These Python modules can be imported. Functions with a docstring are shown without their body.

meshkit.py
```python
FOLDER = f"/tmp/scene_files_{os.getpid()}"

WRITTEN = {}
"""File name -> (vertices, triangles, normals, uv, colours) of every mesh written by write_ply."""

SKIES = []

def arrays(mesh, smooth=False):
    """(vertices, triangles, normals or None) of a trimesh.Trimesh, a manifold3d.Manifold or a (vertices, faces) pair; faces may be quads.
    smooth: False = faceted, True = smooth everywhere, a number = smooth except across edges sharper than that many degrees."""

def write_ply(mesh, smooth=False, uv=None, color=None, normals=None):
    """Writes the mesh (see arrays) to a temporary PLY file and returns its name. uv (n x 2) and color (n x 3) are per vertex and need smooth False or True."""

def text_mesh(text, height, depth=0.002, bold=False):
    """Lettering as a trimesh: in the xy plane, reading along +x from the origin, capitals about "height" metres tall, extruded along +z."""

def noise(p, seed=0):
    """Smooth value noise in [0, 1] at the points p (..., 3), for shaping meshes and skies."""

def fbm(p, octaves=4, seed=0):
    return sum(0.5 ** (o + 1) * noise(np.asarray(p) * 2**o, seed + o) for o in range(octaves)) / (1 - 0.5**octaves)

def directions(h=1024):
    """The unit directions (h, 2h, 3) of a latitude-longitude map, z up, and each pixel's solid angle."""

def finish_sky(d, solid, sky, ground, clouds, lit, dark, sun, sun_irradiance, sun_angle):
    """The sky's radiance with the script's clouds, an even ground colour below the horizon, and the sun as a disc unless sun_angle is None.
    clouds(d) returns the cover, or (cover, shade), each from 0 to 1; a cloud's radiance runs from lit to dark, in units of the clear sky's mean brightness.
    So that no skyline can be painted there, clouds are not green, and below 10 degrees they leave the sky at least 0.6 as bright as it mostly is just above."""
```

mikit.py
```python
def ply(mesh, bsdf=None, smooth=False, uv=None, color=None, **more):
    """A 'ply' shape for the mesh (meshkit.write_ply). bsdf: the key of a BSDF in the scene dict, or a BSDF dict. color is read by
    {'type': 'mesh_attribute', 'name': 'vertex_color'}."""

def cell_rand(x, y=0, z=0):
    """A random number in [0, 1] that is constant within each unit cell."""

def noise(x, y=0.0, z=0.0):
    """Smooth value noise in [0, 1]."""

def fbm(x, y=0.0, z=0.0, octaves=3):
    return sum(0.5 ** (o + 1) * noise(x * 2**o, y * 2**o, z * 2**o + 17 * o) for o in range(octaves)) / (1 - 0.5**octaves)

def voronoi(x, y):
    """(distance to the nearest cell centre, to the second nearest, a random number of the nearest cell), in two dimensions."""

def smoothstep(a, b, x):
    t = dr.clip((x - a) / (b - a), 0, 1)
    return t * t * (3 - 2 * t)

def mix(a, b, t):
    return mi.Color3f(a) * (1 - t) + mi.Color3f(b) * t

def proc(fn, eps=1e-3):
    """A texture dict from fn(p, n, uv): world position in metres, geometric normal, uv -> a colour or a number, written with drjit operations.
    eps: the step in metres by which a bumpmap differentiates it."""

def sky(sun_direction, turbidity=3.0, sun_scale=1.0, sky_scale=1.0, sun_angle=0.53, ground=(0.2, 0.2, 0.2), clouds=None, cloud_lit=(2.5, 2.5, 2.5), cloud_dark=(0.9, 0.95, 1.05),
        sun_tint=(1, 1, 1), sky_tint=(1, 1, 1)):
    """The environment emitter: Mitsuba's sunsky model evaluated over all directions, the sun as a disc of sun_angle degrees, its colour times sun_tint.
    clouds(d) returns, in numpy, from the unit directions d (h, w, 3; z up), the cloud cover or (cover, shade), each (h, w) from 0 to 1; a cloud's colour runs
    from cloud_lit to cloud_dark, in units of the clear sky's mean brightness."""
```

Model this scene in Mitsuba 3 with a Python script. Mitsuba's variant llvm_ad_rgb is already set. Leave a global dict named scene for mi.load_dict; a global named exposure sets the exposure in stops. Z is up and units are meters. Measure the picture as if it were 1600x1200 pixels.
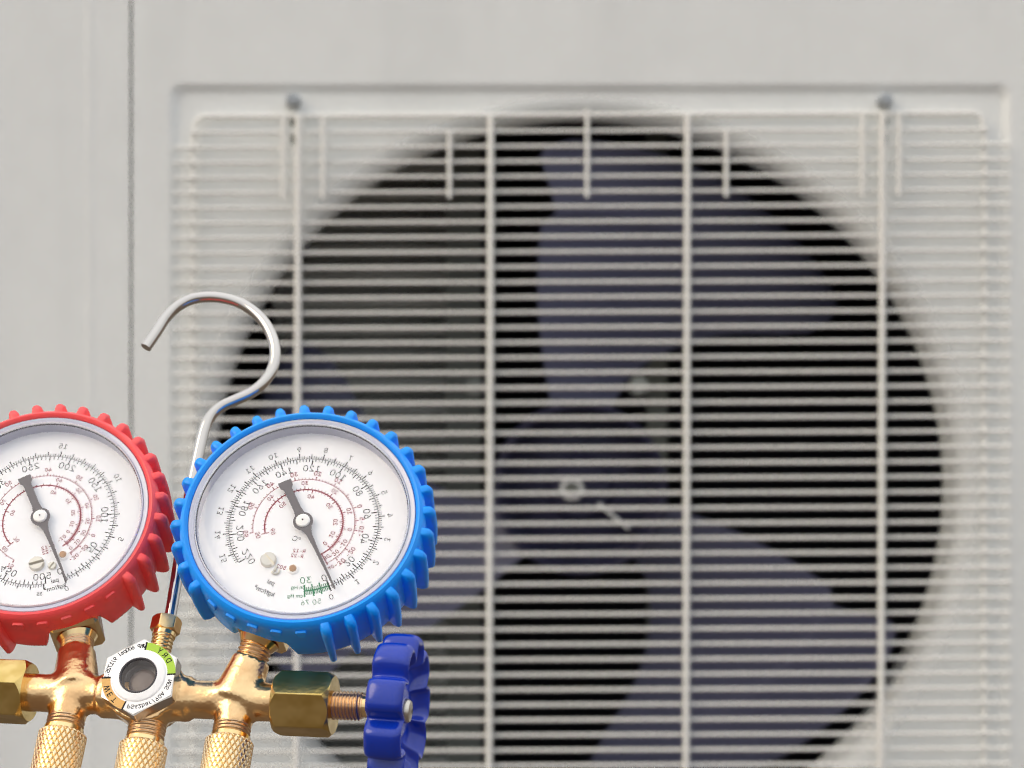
import math
import numpy as np, trimesh, mitsuba as mi, mikit, meshkit
import drjit as dr
from shapely.geometry import Polygon, Point, box as sbox
from mikit import fbm, noise, smoothstep, mix

scene, labels = {}, {}
T = mi.ScalarTransform4f

# ------------------------------------------------------------------ camera, sky, exposure
FOV, CAM_Z = 26.6, 0.60
F = 800 / math.tan(math.radians(FOV) / 2)
scene['camera'] = {'type': 'thinlens', 'fov': FOV, 'fov_axis': 'x', 'near_clip': 0.02, 'far_clip': 200.0,
                   'aperture_radius': 0.0020, 'focus_distance': 0.648,
                   'to_world': T().look_at(origin=[0, 0, CAM_Z], target=[0, 1, CAM_Z], up=[0, 0, 1])}


def overcast(d):
    n = meshkit.fbm(d * np.array([3.0, 3.0, 5.0]), 4, seed=4)
    return np.ones(d.shape[:2]), np.clip(0.75 - 0.75 * d[..., 2] + 0.35 * (n - 0.5), 0, 1)


scene['sky'] = mikit.sky((-0.90, -0.45, 0.75), turbidity=3, sun_scale=0.16, sun_angle=40, clouds=overcast,
                         cloud_lit=(2.55, 2.6, 2.7), cloud_dark=(0.78, 0.80, 0.84), ground=(0.115, 0.090, 0.072))
exposure = 2.75


# ------------------------------------------------------------------ helpers
def ray(px, py):
    return np.array([(px - 800) / F, 1.0, (600 - py) / F])


def at(px, py, Y):
    """Point at distance Y along the view axis that the photograph's pixel (of 1600 x 1200) shows."""
    return np.array([0, 0, CAM_Z]) + ray(px, py) * Y


def unit(v):
    v = np.asarray(v, float)
    return v / np.linalg.norm(v)


def tm(v, f):
    return trimesh.Trimesh(np.asarray(v, float), np.asarray(f, int), process=False)


def cat(*ms):
    return trimesh.util.concatenate(list(ms))


def grid_faces(n, m, close_n=False, close_m=False):
    a = np.arange(n if close_n else n - 1)[:, None]
    b = np.arange(m if close_m else m - 1)[None, :]
    a2, b2 = (a + 1) % n, (b + 1) % m
    i0, i1, i2, i3 = (x.ravel() for x in np.broadcast_arrays(a * m + b, a2 * m + b, a2 * m + b2, a * m + b2))
    return np.vstack([np.stack([i0, i1, i2], 1), np.stack([i0, i2, i3], 1)])


def revolve(profile, n=64):
    """Profile (r, z) turned about z; going up z on the outside gives outward normals."""
    p = np.asarray(profile, float)
    a = np.arange(n) / n * 2 * np.pi
    v = np.stack([np.outer(np.cos(a), p[:, 0]), np.outer(np.sin(a), p[:, 0]), np.tile(p[:, 1], (n, 1))], -1).reshape(-1, 3)
    m = tm(v, grid_faces(n, len(p), close_n=True))
    m.merge_vertices()
    m.update_faces(m.nondegenerate_faces())
    return m


def tube(path, r, n=20, caps=True):
    p = np.asarray(path, float)
    r = np.broadcast_to(r, len(p))
    t = np.gradient(p, axis=0)
    t /= np.linalg.norm(t, axis=1, keepdims=True)
    u = np.cross(t[0], [0.3, 0.9, 0.2])
    rows = []
    a = np.arange(n) / n * 2 * np.pi
    for k in range(len(p)):
        u = unit(u - t[k] * (u @ t[k]))
        w = np.cross(t[k], u)
        rows.append(p[k] + r[k] * (np.outer(np.cos(a), u) + np.outer(np.sin(a), w)))
    v = np.vstack(rows)
    f = grid_faces(len(p), n, close_m=True)[:, ::-1]
    if caps:
        c0, c1 = len(v), len(v) + 1
        v = np.vstack([v, p[:1], p[-1:]])
        i = np.arange(n)
        j = (i + 1) % n
        e = (len(p) - 1) * n
        f = np.vstack([f, np.stack([i * 0 + c0, j, i], 1), np.stack([i * 0 + c1, e + i, e + j], 1)])
    m = tm(v, f)
    m.fix_normals()
    return m


def smooth_path(pts, per=14):
    """Catmull-Rom through the points."""
    p = np.asarray(pts, float)
    p = np.vstack([2 * p[0] - p[1], p, 2 * p[-1] - p[-2]])
    out = []
    for i in range(1, len(p) - 2):
        for t in np.arange(per) / per:
            out.append(0.5 * (2 * p[i] + (p[i + 1] - p[i - 1]) * t + (2 * p[i - 1] - 5 * p[i] + 4 * p[i + 1] - p[i + 2]) * t ** 2
                              + (3 * p[i] - p[i - 1] - 3 * p[i + 1] + p[i + 2]) * t ** 3))
    return np.array(out + [p[-2]])


def frame_matrix(o, x, y, z):
    m = np.eye(4)
    m[:3, 0], m[:3, 1], m[:3, 2], m[:3, 3] = x, y, z, o
    return m


def axis_matrix(o, z, hint=(0, 0, 1)):
    z = unit(z)
    x = unit(np.cross(hint, z))
    return frame_matrix(o, x, np.cross(z, x), z)


def moved(mesh, m):
    out = mesh.copy()
    out.apply_transform(m)
    return out


def rounded_box(lx, ly, lz, b):
    """Box centred on the origin with bevelled edges."""
    pts = [(sx * (lx / 2 - b * (k != 0)), sy * (ly / 2 - b * (k != 1)), sz * (lz / 2 - b * (k != 2)))
           for sx in (-1, 1) for sy in (-1, 1) for sz in (-1, 1) for k in range(3)]
    return trimesh.convex.convex_hull(np.array(pts))


def hex_prism(R, l, ch=0.001, phase=0.0, n_side=6):
    """Hexagonal nut body along z from 0 to l, the corners turned down at both ends."""
    a = np.arange(n_side) / n_side * 2 * np.pi + phase
    hexa = Polygon([(R * math.cos(t), R * math.sin(t)) for t in a]).buffer(-0.0004).buffer(0.0004, quad_segs=3)
    m = trimesh.creation.extrude_polygon(hexa, l, engine='earcut')
    c = revolve([(0, 0), (R * 0.86, 0), (R * 1.02, ch * 1.7), (R * 1.02, l - ch * 1.7), (R * 0.86, l), (0, l)], 72)
    import manifold3d as mf

    def man(x):
        x = x.copy(); x.merge_vertices()
        return mf.Manifold(mf.Mesh(np.asarray(x.vertices, np.float32), np.asarray(x.faces, np.uint32)))
    o = (man(m) ^ man(c)).to_mesh()
    return tm(o.vert_properties[:, :3], o.tri_verts)


def thread(r, l, pitch, depth, n=48, z0=0.0):
    """Helical thread along z."""
    k = int(l / pitch * 10) + 1
    z = np.linspace(0, l, k)
    a = np.arange(n) / n * 2 * np.pi
    ph = (z[None, :] / pitch - a[:, None] / (2 * np.pi)) % 1.0
    tri = 1 - np.abs(2 * ph - 1)
    rr = r - depth * np.clip(1.25 * tri - 0.1, 0, 1) 
    rr = rr - np.clip(1 - np.minimum(z, l - z) / (0.5 * pitch), 0, 1)[None] * depth * 0.5
    v = np.stack([rr * np.cos(a)[:, None], rr * np.sin(a)[:, None], np.broadcast_to(z + z0, rr.shape)], -1).reshape(-1, 3)
    return tm(v, grid_faces(n, k, close_n=True))


def relaxed(m, steps):
    """Taubin smoothing."""
    from scipy.sparse import coo_matrix, diags
    e = m.edges_unique
    n = len(m.vertices)
    A = coo_matrix((np.ones(2 * len(e)), (np.r_[e[:, 0], e[:, 1]], np.r_[e[:, 1], e[:, 0]])), shape=(n, n)).tocsr()
    A = diags(1 / np.maximum(np.asarray(A.sum(1)).ravel(), 1)) @ A
    v = np.array(m.vertices)
    for k in range(2 * steps):
        v = v + (0.5 if k % 2 == 0 else -0.515) * (A @ v - v)
    return tm(v, m.faces)


def add(key, mesh, bsdf, smooth=30, to_world=None, **more):
    base, i = key, 0
    while key in scene:
        i += 1
        key = f'{base}_{i:03d}'
    d = mesh if isinstance(mesh, dict) else mikit.ply(mesh, bsdf, smooth=smooth, **more)
    if to_world is not None:
        d = {**d, 'to_world': T(to_world)}
    scene[key] = d
    return key


# ------------------------------------------------------------------ materials
def rgb(*c):
    return {'type': 'rgb', 'value': list(c)}


def principled(color, rough, metallic=0.0, **k):
    return {'type': 'principled', 'base_color': color if isinstance(color, dict) else rgb(*color),
            'roughness': rough if isinstance(rough, dict) else float(rough), 'metallic': float(metallic), **k}


def two(b):
    return {'type': 'twosided', 'bsdf': b}


def paint_color(p, n, uv):
    a = fbm(p.x * 5, p.y * 5, p.z * 5, 3)
    b = fbm(p.x * 60, p.y * 60, p.z * 40 + 5, 3)
    c = mix((0.73, 0.755, 0.75), (0.765, 0.79, 0.782), a)
    d = fbm(p.x * 38, p.y * 20, p.z * 2.2 + 3, 3)
    return c * (0.97 + 0.05 * b) * (1 - 0.035 * smoothstep(0.5, 0.8, d))


scene['cream_paint'] = two(principled(mikit.proc(paint_color), 0.45, specular=0.4))
scene['wire_coat'] = two(principled((0.77, 0.77, 0.74), 0.4, specular=0.45))
scene['seam_dark'] = two(principled((0.05, 0.05, 0.05), 0.7))
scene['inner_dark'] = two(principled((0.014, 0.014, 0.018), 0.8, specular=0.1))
scene['bracket_metal'] = two(principled((0.14, 0.15, 0.135), 0.55, specular=0.3))
scene['bracket_light'] = two(principled((0.36, 0.38, 0.35), 0.45, specular=0.4))
scene['coil_fin'] = two(principled((0.62, 0.64, 0.60), 0.6, specular=0.3))
scene['fan_plastic'] = two(principled((0.074, 0.078, 0.135), 0.45, specular=0.35))
scene['hub_plastic'] = two(principled((0.020, 0.020, 0.050), 0.55, specular=0.3))
scene['zinc'] = two(principled((0.80, 0.81, 0.80), 0.35, 0.35))
scene['zinc_screw'] = two(principled((0.40, 0.42, 0.43), 0.3, 0.9))
scene['concrete'] = two(principled(mikit.proc(lambda p, n, uv: mix((0.105, 0.082, 0.065), (0.13, 0.103, 0.082), fbm(p.x * 6, p.y * 6, 0, 4))), 0.85, specular=0.2))


def brass_color(lo, hi):
    return mikit.proc(lambda p, n, uv: mix(lo, hi, smoothstep(0.25, 0.75, fbm(p.x * 180, p.y * 180, p.z * 180, 3))))


scene['brass_cast'] = two({'type': 'bumpmap', 'scale': 1.0, 'bsdf': principled(brass_color((0.80, 0.49, 0.235), (0.92, 0.64, 0.33)), mikit.proc(lambda p, n, uv: 0.15 + 0.14 * fbm(p.x * 300, p.y * 300, p.z * 300, 3)), 1.0),
                           'bump': mikit.proc(lambda p, n, uv: 0.00014 * fbm(p.x * 330, p.y * 330, p.z * 330, 2) + 0.00005 * noise(p.x * 1500, p.y * 1500, p.z * 1500), eps=2e-4)})
scene['brass_turned'] = two(principled(brass_color((0.86, 0.60, 0.28), (0.93, 0.71, 0.37)), 0.17, 1.0))
scene['brass_knurl'] = two(principled((0.95, 0.76, 0.48), 0.26, 1.0))
scene['brass_hex'] = two({'type': 'bumpmap', 'scale': 1.0, 'bsdf': principled(brass_color((0.62, 0.43, 0.13), (0.80, 0.60, 0.24)), 0.2, 1.0),
                          'bump': mikit.proc(lambda p, n, uv: 0.00005 * fbm(p.x * 700, p.y * 700, p.z * 700, 2), eps=1e-4)})
scene['copper_thread'] = two(principled((0.87, 0.60, 0.36), 0.24, 1.0))
scene['chrome'] = two(principled((0.60, 0.57, 0.53), 0.08, 1.0))
scene['blue_rubber'] = two({'type': 'bumpmap', 'scale': 1.0, 'bsdf': principled(mikit.proc(lambda p, n, uv: mix((0.002, 0.285, 0.95), (0.012, 0.30, 0.90), smoothstep(0.4, 0.75, fbm(p.x * 120, p.y * 120, p.z * 120, 3)))), mikit.proc(lambda p, n, uv: 0.28 + 0.2 * fbm(p.x * 160, p.y * 160, p.z * 160 + 0.36, 3)), specular=0.4),
                            'bump': mikit.proc(lambda p, n, uv: 0.00002 * fbm(p.x * 900, p.y * 900, p.z * 900, 2), eps=1e-4)})
scene['red_rubber'] = two({'type': 'bumpmap', 'scale': 1.0, 'bsdf': principled(mikit.proc(lambda p, n, uv: mix((0.93, 0.085, 0.088), (0.86, 0.10, 0.10), smoothstep(0.4, 0.75, fbm(p.x * 120, p.y * 120, p.z * 120, 3)))), mikit.proc(lambda p, n, uv: 0.32 + 0.2 * fbm(p.x * 160, p.y * 160, p.z * 160 + 0.4, 3)), specular=0.45),
                           'bump': mikit.proc(lambda p, n, uv: 0.00002 * fbm(p.x * 900, p.y * 900, p.z * 900, 2), eps=1e-4)})
scene['knob_blue'] = two(principled((0.0, 0.026, 0.35), 0.18, specular=0.5, clearcoat=0.6, clearcoat_gloss=0.9))
scene['knob_red'] = two(principled((0.55, 0.015, 0.02), 0.25, specular=0.6, clearcoat=0.6, clearcoat_gloss=0.9))
scene['dial_white'] = two(principled((0.86, 0.865, 0.885), 0.5, specular=0.3))
scene['bezel_clear'] = two(principled((0.50, 0.52, 0.62), 0.12, specular=0.7))
scene['case_grey'] = two(principled((0.40, 0.41, 0.49), 0.35, specular=0.5))
scene['ring_white'] = two(principled((0.85, 0.85, 0.85), 0.2, specular=0.6))
scene['gasket'] = two(principled((0.06, 0.055, 0.06), 0.5))
scene['ink_black'] = two(principled((0.012, 0.012, 0.013), 0.6, specular=0.2))
scene['ink_red'] = two(principled((0.24, 0.02, 0.035), 0.6, specular=0.2))
scene['ink_green'] = two(principled((0.012, 0.16, 0.06), 0.6, specular=0.2))
scene['needle_grey'] = two(principled((0.125, 0.11, 0.115), 0.4, specular=0.4))
scene['cap_white'] = two(principled((0.86, 0.85, 0.82), 0.3, specular=0.5))
scene['screw_steel'] = two(principled((0.60, 0.57, 0.50), 0.3, 1.0))
scene['rivet_brass'] = two(principled((0.36, 0.22, 0.13), 0.4, 0.7))
scene['crystal'] = {'type': 'thindielectric', 'int_ior': 1.30}
scene['label_white'] = two(principled((0.90, 0.90, 0.90), 0.4, specular=0.4))
scene['label_green'] = two(principled((0.40, 0.62, 0.06), 0.5, specular=0.3))
scene['label_orange'] = two(principled((0.72, 0.42, 0.14), 0.5, specular=0.3))
scene['nickel'] = two(principled((0.62, 0.58, 0.53), 0.25, 1.0))
scene['glass_eye'] = two(principled((0.20, 0.16, 0.14), 0.35, specular=0.4))
scene['eye_wall'] = two(principled((0.25, 0.22, 0.20), 0.3, 0.6))

# ------------------------------------------------------------------ ground
gz = 400
gv = np.array([[-60, -60, 0], [60, -60, 0], [60, 60, 0], [-60, 60, 0]], float)
add('ground', tm(gv, [[0, 1, 2], [0, 2, 3]]), 'concrete', smooth=False)
labels['ground'] = {'label': 'warm brown paved ground below the cooling unit', 'category': 'ground', 'kind': 'structure'}

# ------------------------------------------------------------------ the outdoor unit
AC = 'condenser_unit'
labels[AC] = {'label': 'cream outdoor air conditioning unit with a round fan behind a wire grille', 'category': 'air conditioner'}
D = 1.45                       # the plane of its front
S = D / F                      # metres per photograph pixel on that plane
FX, FZ = (910 - 800) * S, CAM_Z + (600 - 768) * S


def X_(px):
    return (px - 800) * S


def Z_(py):
    return CAM_Z + (600 - py) * S


def sheet(poly, y, t, b=0.0):
    """Extrude a polygon of the x-z plane backwards from y by t."""
    m = trimesh.creation.extrude_polygon(poly, t, engine='earcut')
    m.apply_transform(frame_matrix((0, y, 0), (1, 0, 0), (0, 0, 1), (0, 1, 0)))
    m.fix_normals()
    return m


TOP, BOT = Z_(-170), 0.11
outer = sbox(X_(206.6), BOT, X_(1960), TOP).buffer(-0.004).buffer(0.004, quad_segs=4)
REC = (X_(264), Z_(1408), X_(1580), Z_(130))
recess = sbox(*REC).buffer(-0.008).buffer(0.008, quad_segs=6)
add(f'{AC}__front_panel', sheet(outer.difference(recess), D, 0.0012), 'cream_paint', smooth=False)
# stepped edge of the recess: a sloped wall from the front sheet to the recess floor
RD, RI = 0.0036, 0.0072
ring0 = np.array(recess.exterior.coords)[:-1]
ins = sbox(REC[0] + RI, REC[1] + RI, REC[2] - RI, REC[3] - RI).buffer(-0.006).buffer(0.006, quad_segs=6)
ring1 = np.array(ins.exterior.coords)[:-1]
assert len(ring0) == len(ring1)
rows = []
for t in np.linspace(0, 1, 7):
    s = t * t * (3 - 2 * t)
    q = ring0 * (1 - t) + ring1 * t
    rows.append(np.stack([q[:, 0], np.full(len(q), D + 0.0004 + s * (RD - 0.0004)), q[:, 1]], 1))
step = tm(np.vstack(rows), grid_faces(7, len(ring0), close_m=True))
add(f'{AC}__front_panel__recess_edge', step, 'cream_paint', smooth=True)
R_OUT, R_IN = 618 * S, 588 * S
add(f'{AC}__front_panel__recess_floor', sheet(ins.difference(Point(FX, FZ).buffer(R_OUT, quad_segs=48)), D + RD, 0.0012), 'cream_paint', smooth=False)
# bell mouth
prof = []
dep = 0.013
for t in np.linspace(0, 1, 14):
    a = t * math.pi / 2
    prof.append((R_OUT - (R_OUT - R_IN) * math.sin(a), -(RD + dep * (1 - math.cos(a)))))
prof += [(R_IN, -(RD + dep + 0.012)), (R_IN + 0.002, -(RD + dep + 0.05)), (R_IN + 0.016, -(RD + dep + 0.085))]
bell = revolve(prof[::-1], 160)
FAN_M = frame_matrix((FX, D, FZ), (1, 0, 0), (0, 0, 1), (0, -1, 0))       # local z points out of the unit
add(f'{AC}__bell_mouth', moved(bell, FAN_M), 'cream_paint', smooth=True)
# service panel on the left with its folded bead, the seam's backing, the rest of the cabinet
LX = X_(-330)
add(f'{AC}__side_panel', cat(sheet(sbox(LX, BOT, X_(202.5), TOP).buffer(-0.004).buffer(0.004, quad_segs=4), D + 0.0006, 0.0012)), 'cream_paint', smooth=False)
bead = revolve([(0, 0), (0.0034, 0.0), (0.0034, 0.9), (0, 0.9)], 24)
bead.apply_scale([1, 0.10, 0.82])
add(f'{AC}__side_panel__bead', moved(bead, frame_matrix((X_(140), D + 0.0006, BOT + 0.03), (1, 0, 0), (0, 1, 0), (0, 0, 1))), 'cream_paint', smooth=40)
add(f'{AC}__seam_backing', sheet(sbox(X_(190), BOT + 0.005, X_(222), TOP - 0.005), D + 0.006, 0.001), 'seam_dark', smooth=False)
DEP = 0.32
RX = X_(1960)
shell = [trimesh.creation.box(bounds=[[LX, D + 0.003, TOP - 0.0015], [RX, D + DEP, TOP]]),
         trimesh.creation.box(bounds=[[LX, D + 0.003, BOT], [RX, D + DEP, BOT + 0.0015]]),
         trimesh.creation.box(bounds=[[LX, D + 0.003, BOT + 0.002], [LX + 0.0015, D + DEP, TOP - 0.002]]),
         trimesh.creation.box(bounds=[[RX - 0.0015, D + 0.003, BOT + 0.002], [RX, D + DEP, TOP - 0.002]]),
         trimesh.creation.box(bounds=[[LX + 0.002, D + DEP - 0.0015, BOT + 0.002], [RX - 0.002, D + DEP, TOP - 0.002]])]
add(f'{AC}__casing', cat(*shell), 'cream_paint', smooth=False)
for sx in (LX + 0.12, RX - 0.12):
    add(f'{AC}__foot', moved(rounded_box(0.06, 0.34, 0.11, 0.004), frame_matrix((sx, D + 0.16, 0.0545), (1, 0, 0), (0, 1, 0), (0, 0, 1))), 'bracket_metal', smooth=False)
# dark liner: the fan chamber
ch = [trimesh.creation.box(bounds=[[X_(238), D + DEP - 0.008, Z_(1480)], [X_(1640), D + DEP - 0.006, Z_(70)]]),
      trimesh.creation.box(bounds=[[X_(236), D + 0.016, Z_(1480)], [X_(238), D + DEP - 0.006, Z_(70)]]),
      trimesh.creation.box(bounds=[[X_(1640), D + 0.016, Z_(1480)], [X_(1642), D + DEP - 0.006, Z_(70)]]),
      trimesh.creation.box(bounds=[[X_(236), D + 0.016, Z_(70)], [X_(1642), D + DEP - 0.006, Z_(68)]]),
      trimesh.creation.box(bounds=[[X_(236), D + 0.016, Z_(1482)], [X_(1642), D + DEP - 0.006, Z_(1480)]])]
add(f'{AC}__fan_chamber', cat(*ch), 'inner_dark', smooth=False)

# the coil seen at the back left: fins as thin sheets and tube rows
CY = D + 0.235
fins = [trimesh.creation.box(bounds=[[x, CY, 0.16], [x + 0.0011, CY + 0.03, 0.86]]) for x in np.arange(at(430, 0, CY)[0], at(712, 0, CY)[0], 0.0034)]
add(f'{AC}__coil', cat(*fins), 'coil_fin', smooth=False)
tubes = [moved(revolve([(0, 0), (0.0046, 0), (0.0046, 0.147), (0, 0.147)], 12), frame_matrix((at(428, 0, CY)[0], CY - 0.001, z), (0, 0, 1), (0, 1, 0), (1, 0, 0))) for z in np.arange(0.18, 0.85, 0.021)]
add(f'{AC}__coil__tube_row', cat(*tubes), 'coil_fin', smooth=40)

# motor bracket: two uprights with cross plates, bolts
BY = D + 0.150


def upright(px0, px1, Y):
    x0, x1 = at(px0, 0, Y)[0], at(px1, 0, Y)[0]
    return trimesh.creation.box(bounds=[[x0, Y, 0.14], [x1, Y + 0.0016, 0.88]]), trimesh.creation.box(bounds=[[x0, Y + 0.002, 0.14], [x0 + 0.0016, Y + 0.018, 0.88]])


add(f'{AC}__motor_bracket', cat(*upright(698, 752, BY)), 'bracket_metal', smooth=False)
add(f'{AC}__motor_bracket', cat(*upright(1012, 1042, BY)), 'bracket_metal', smooth=False)
motor = revolve([(0, 0), (0.046, 0), (0.055, 0.006), (0.055, 0.075), (0.046, 0.082), (0, 0.082)], 48)
add(f'{AC}__motor', moved(motor, frame_matrix((FX, D + 0.165, FZ), (1, 0, 0), (0, 0, -1), (0, 1, 0))), 'inner_dark', smooth=40)
bolt = cat(revolve([(0, 0), (0.0072, 0), (0.0072, 0.0016), (0, 0.0016)], 32), moved(hex_prism(0.0056, 0.0045), frame_matrix((0, 0, 0.0015), (1, 0, 0), (0, 1, 0), (0, 0, 1))))


def facing(o):
    return frame_matrix(o, (1, 0, 0), (0, 0, 1), (0, -1, 0))


add(f'{AC}__motor_bracket__bolt', moved(bolt, facing(at(742, 605, BY - 0.0001))), 'bracket_light', smooth=30)
add(f'{AC}__motor_bracket_001__bolt', moved(bolt, facing(at(997, 603, D + 0.085))), 'bracket_light', smooth=30)
arm = trimesh.creation.box(bounds=[[-0.009, -0.010, -0.008], [0.010, 0.010, 0.0]])
add(f'{AC}__motor_bracket_001__arm', moved(cat(trimesh.creation.box(bounds=[[-0.003, -0.003, -0.062], [0.003, 0.003, -0.0005]])), facing(at(997, 603, D + 0.085))), 'inner_dark', smooth=False)

# fan
R_HUB, R_TIP = 138 * S, 553 * S


def blade(angle):
    rr = np.array([130, 190, 300, 376, 425, 442, 467, 505, 535, 548, 556]) * S
    lead = np.array([110, 107, 103.2, 100.4, 98.6, 95.3, 95.6, 96.4, 97.0, 95.6, 92.0])
    trail = np.array([68, 66, 52, 42, 36, 35, 33, 32.5, 34, 37, 43.0])
    nr, ns = 44, 34
    r = np.concatenate([np.linspace(rr[0], rr[-1], nr - 6), rr[4:10]]); r.sort()
    s = np.linspace(0, 1, ns)
    th = np.radians(angle + np.interp(r, rr, lead)[:, None] * (1 - s) + np.interp(r, rr, trail)[:, None] * s)
    depth = 0.024 + (0.020 + 0.088 * np.clip((r - rr[0]) / (rr[-1] - rr[0]), 0, 1) ** 0.7)[:, None] * (s ** 1.15)[None] + 0.012 * (1 - (r / rr[-1]))[:, None]
    v = np.stack([r[:, None] * np.cos(th), r[:, None] * np.sin(th), -depth], -1)
    front = v.reshape(-1, 3)
    back = (v - np.array([0, 0, 0.0028])).reshape(-1, 3)
    g = grid_faces(nr, ns)
    k = nr * ns
    idx = np.arange(k).reshape(nr, ns)
    loop = np.concatenate([idx[0, :], idx[1:, -1], idx[-1, -2::-1], idx[-2:0:-1, 0]])
    nx = np.roll(loop, -1)
    side = np.vstack([np.stack([loop, nx, nx + k], 1), np.stack([loop, nx + k, loop + k], 1)])
    m = tm(np.vstack([front, back]), np.vstack([g, g[:, ::-1] + k, side]))
    m.fix_normals()
    return m


for ang in (0, -120, 120):
    add(f'{AC}__fan__blade', moved(blade(ang), FAN_M), 'fan_plastic', smooth=40)
hubp = [(0, -0.048), (0.020, -0.048), (0.024, -0.052), (R_HUB - 0.010, -0.056), (R_HUB - 0.006, -0.052), (R_HUB - 0.0045, -0.031), (R_HUB - 0.002, -0.029), (R_HUB, -0.031), (R_HUB + 0.001, -0.096), (0, -0.096)]
add(f'{AC}__fan__hub', moved(revolve(hubp[::-1], 96), FAN_M), 'hub_plastic', smooth=35)
for k in range(6):
    a = math.radians(-38 + 60 * k)
    rib = trimesh.creation.box(bounds=[[0.021, -0.0012, -0.058], [R_HUB - 0.006, 0.0012, -0.047 - (k > 0) * 0.004]])
    rib.apply_transform(trimesh.transformations.rotation_matrix(a, (0, 0, 1)))
    add(f'{AC}__fan__hub_rib', moved(rib, FAN_M), 'hub_plastic', smooth=False)
pin = revolve([(0, 0), (0.0014, 0), (0.0014, 0.027), (0, 0.028)], 14)
a = math.radians(-40)
add(f'{AC}__fan__locking_pin', moved(pin, FAN_M @ frame_matrix((0.016 * math.cos(a), 0.016 * math.sin(a), -0.040), (0, 0, 1), (-math.sin(a), math.cos(a), 0), (math.cos(a), math.sin(a), 0))), 'zinc', smooth=40)
nut = hex_prism(0.0090, 0.010)
stud = revolve([(0, 0.009), (0.0048, 0.009), (0.0048, 0.0125), (0.0040, 0.0135), (0, 0.0135)], 24)
add(f'{AC}__fan__hub_stud', moved(stud, FAN_M @ frame_matrix((-0.006, 0, -0.0478), (1, 0, 0), (0, 1, 0), (0, 0, 1))), 'bracket_metal', smooth=30)
add(f'{AC}__fan__hub_nut', moved(nut, FAN_M @ frame_matrix((-0.006, 0, -0.0478), (1, 0, 0), (0, 1, 0), (0, 0, 1))), 'zinc', smooth=30)

# wire grille in front of the recess
GY = D - 0.0045
TILT = -0.0045
HR, VR = 0.00122, 0.0022


def wire(p0, p1, r, n=12):
    p0, p1 = np.array(p0, float), np.array(p1, float)
    return tube(np.linspace(p0, p1, 3), r, n)


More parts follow.
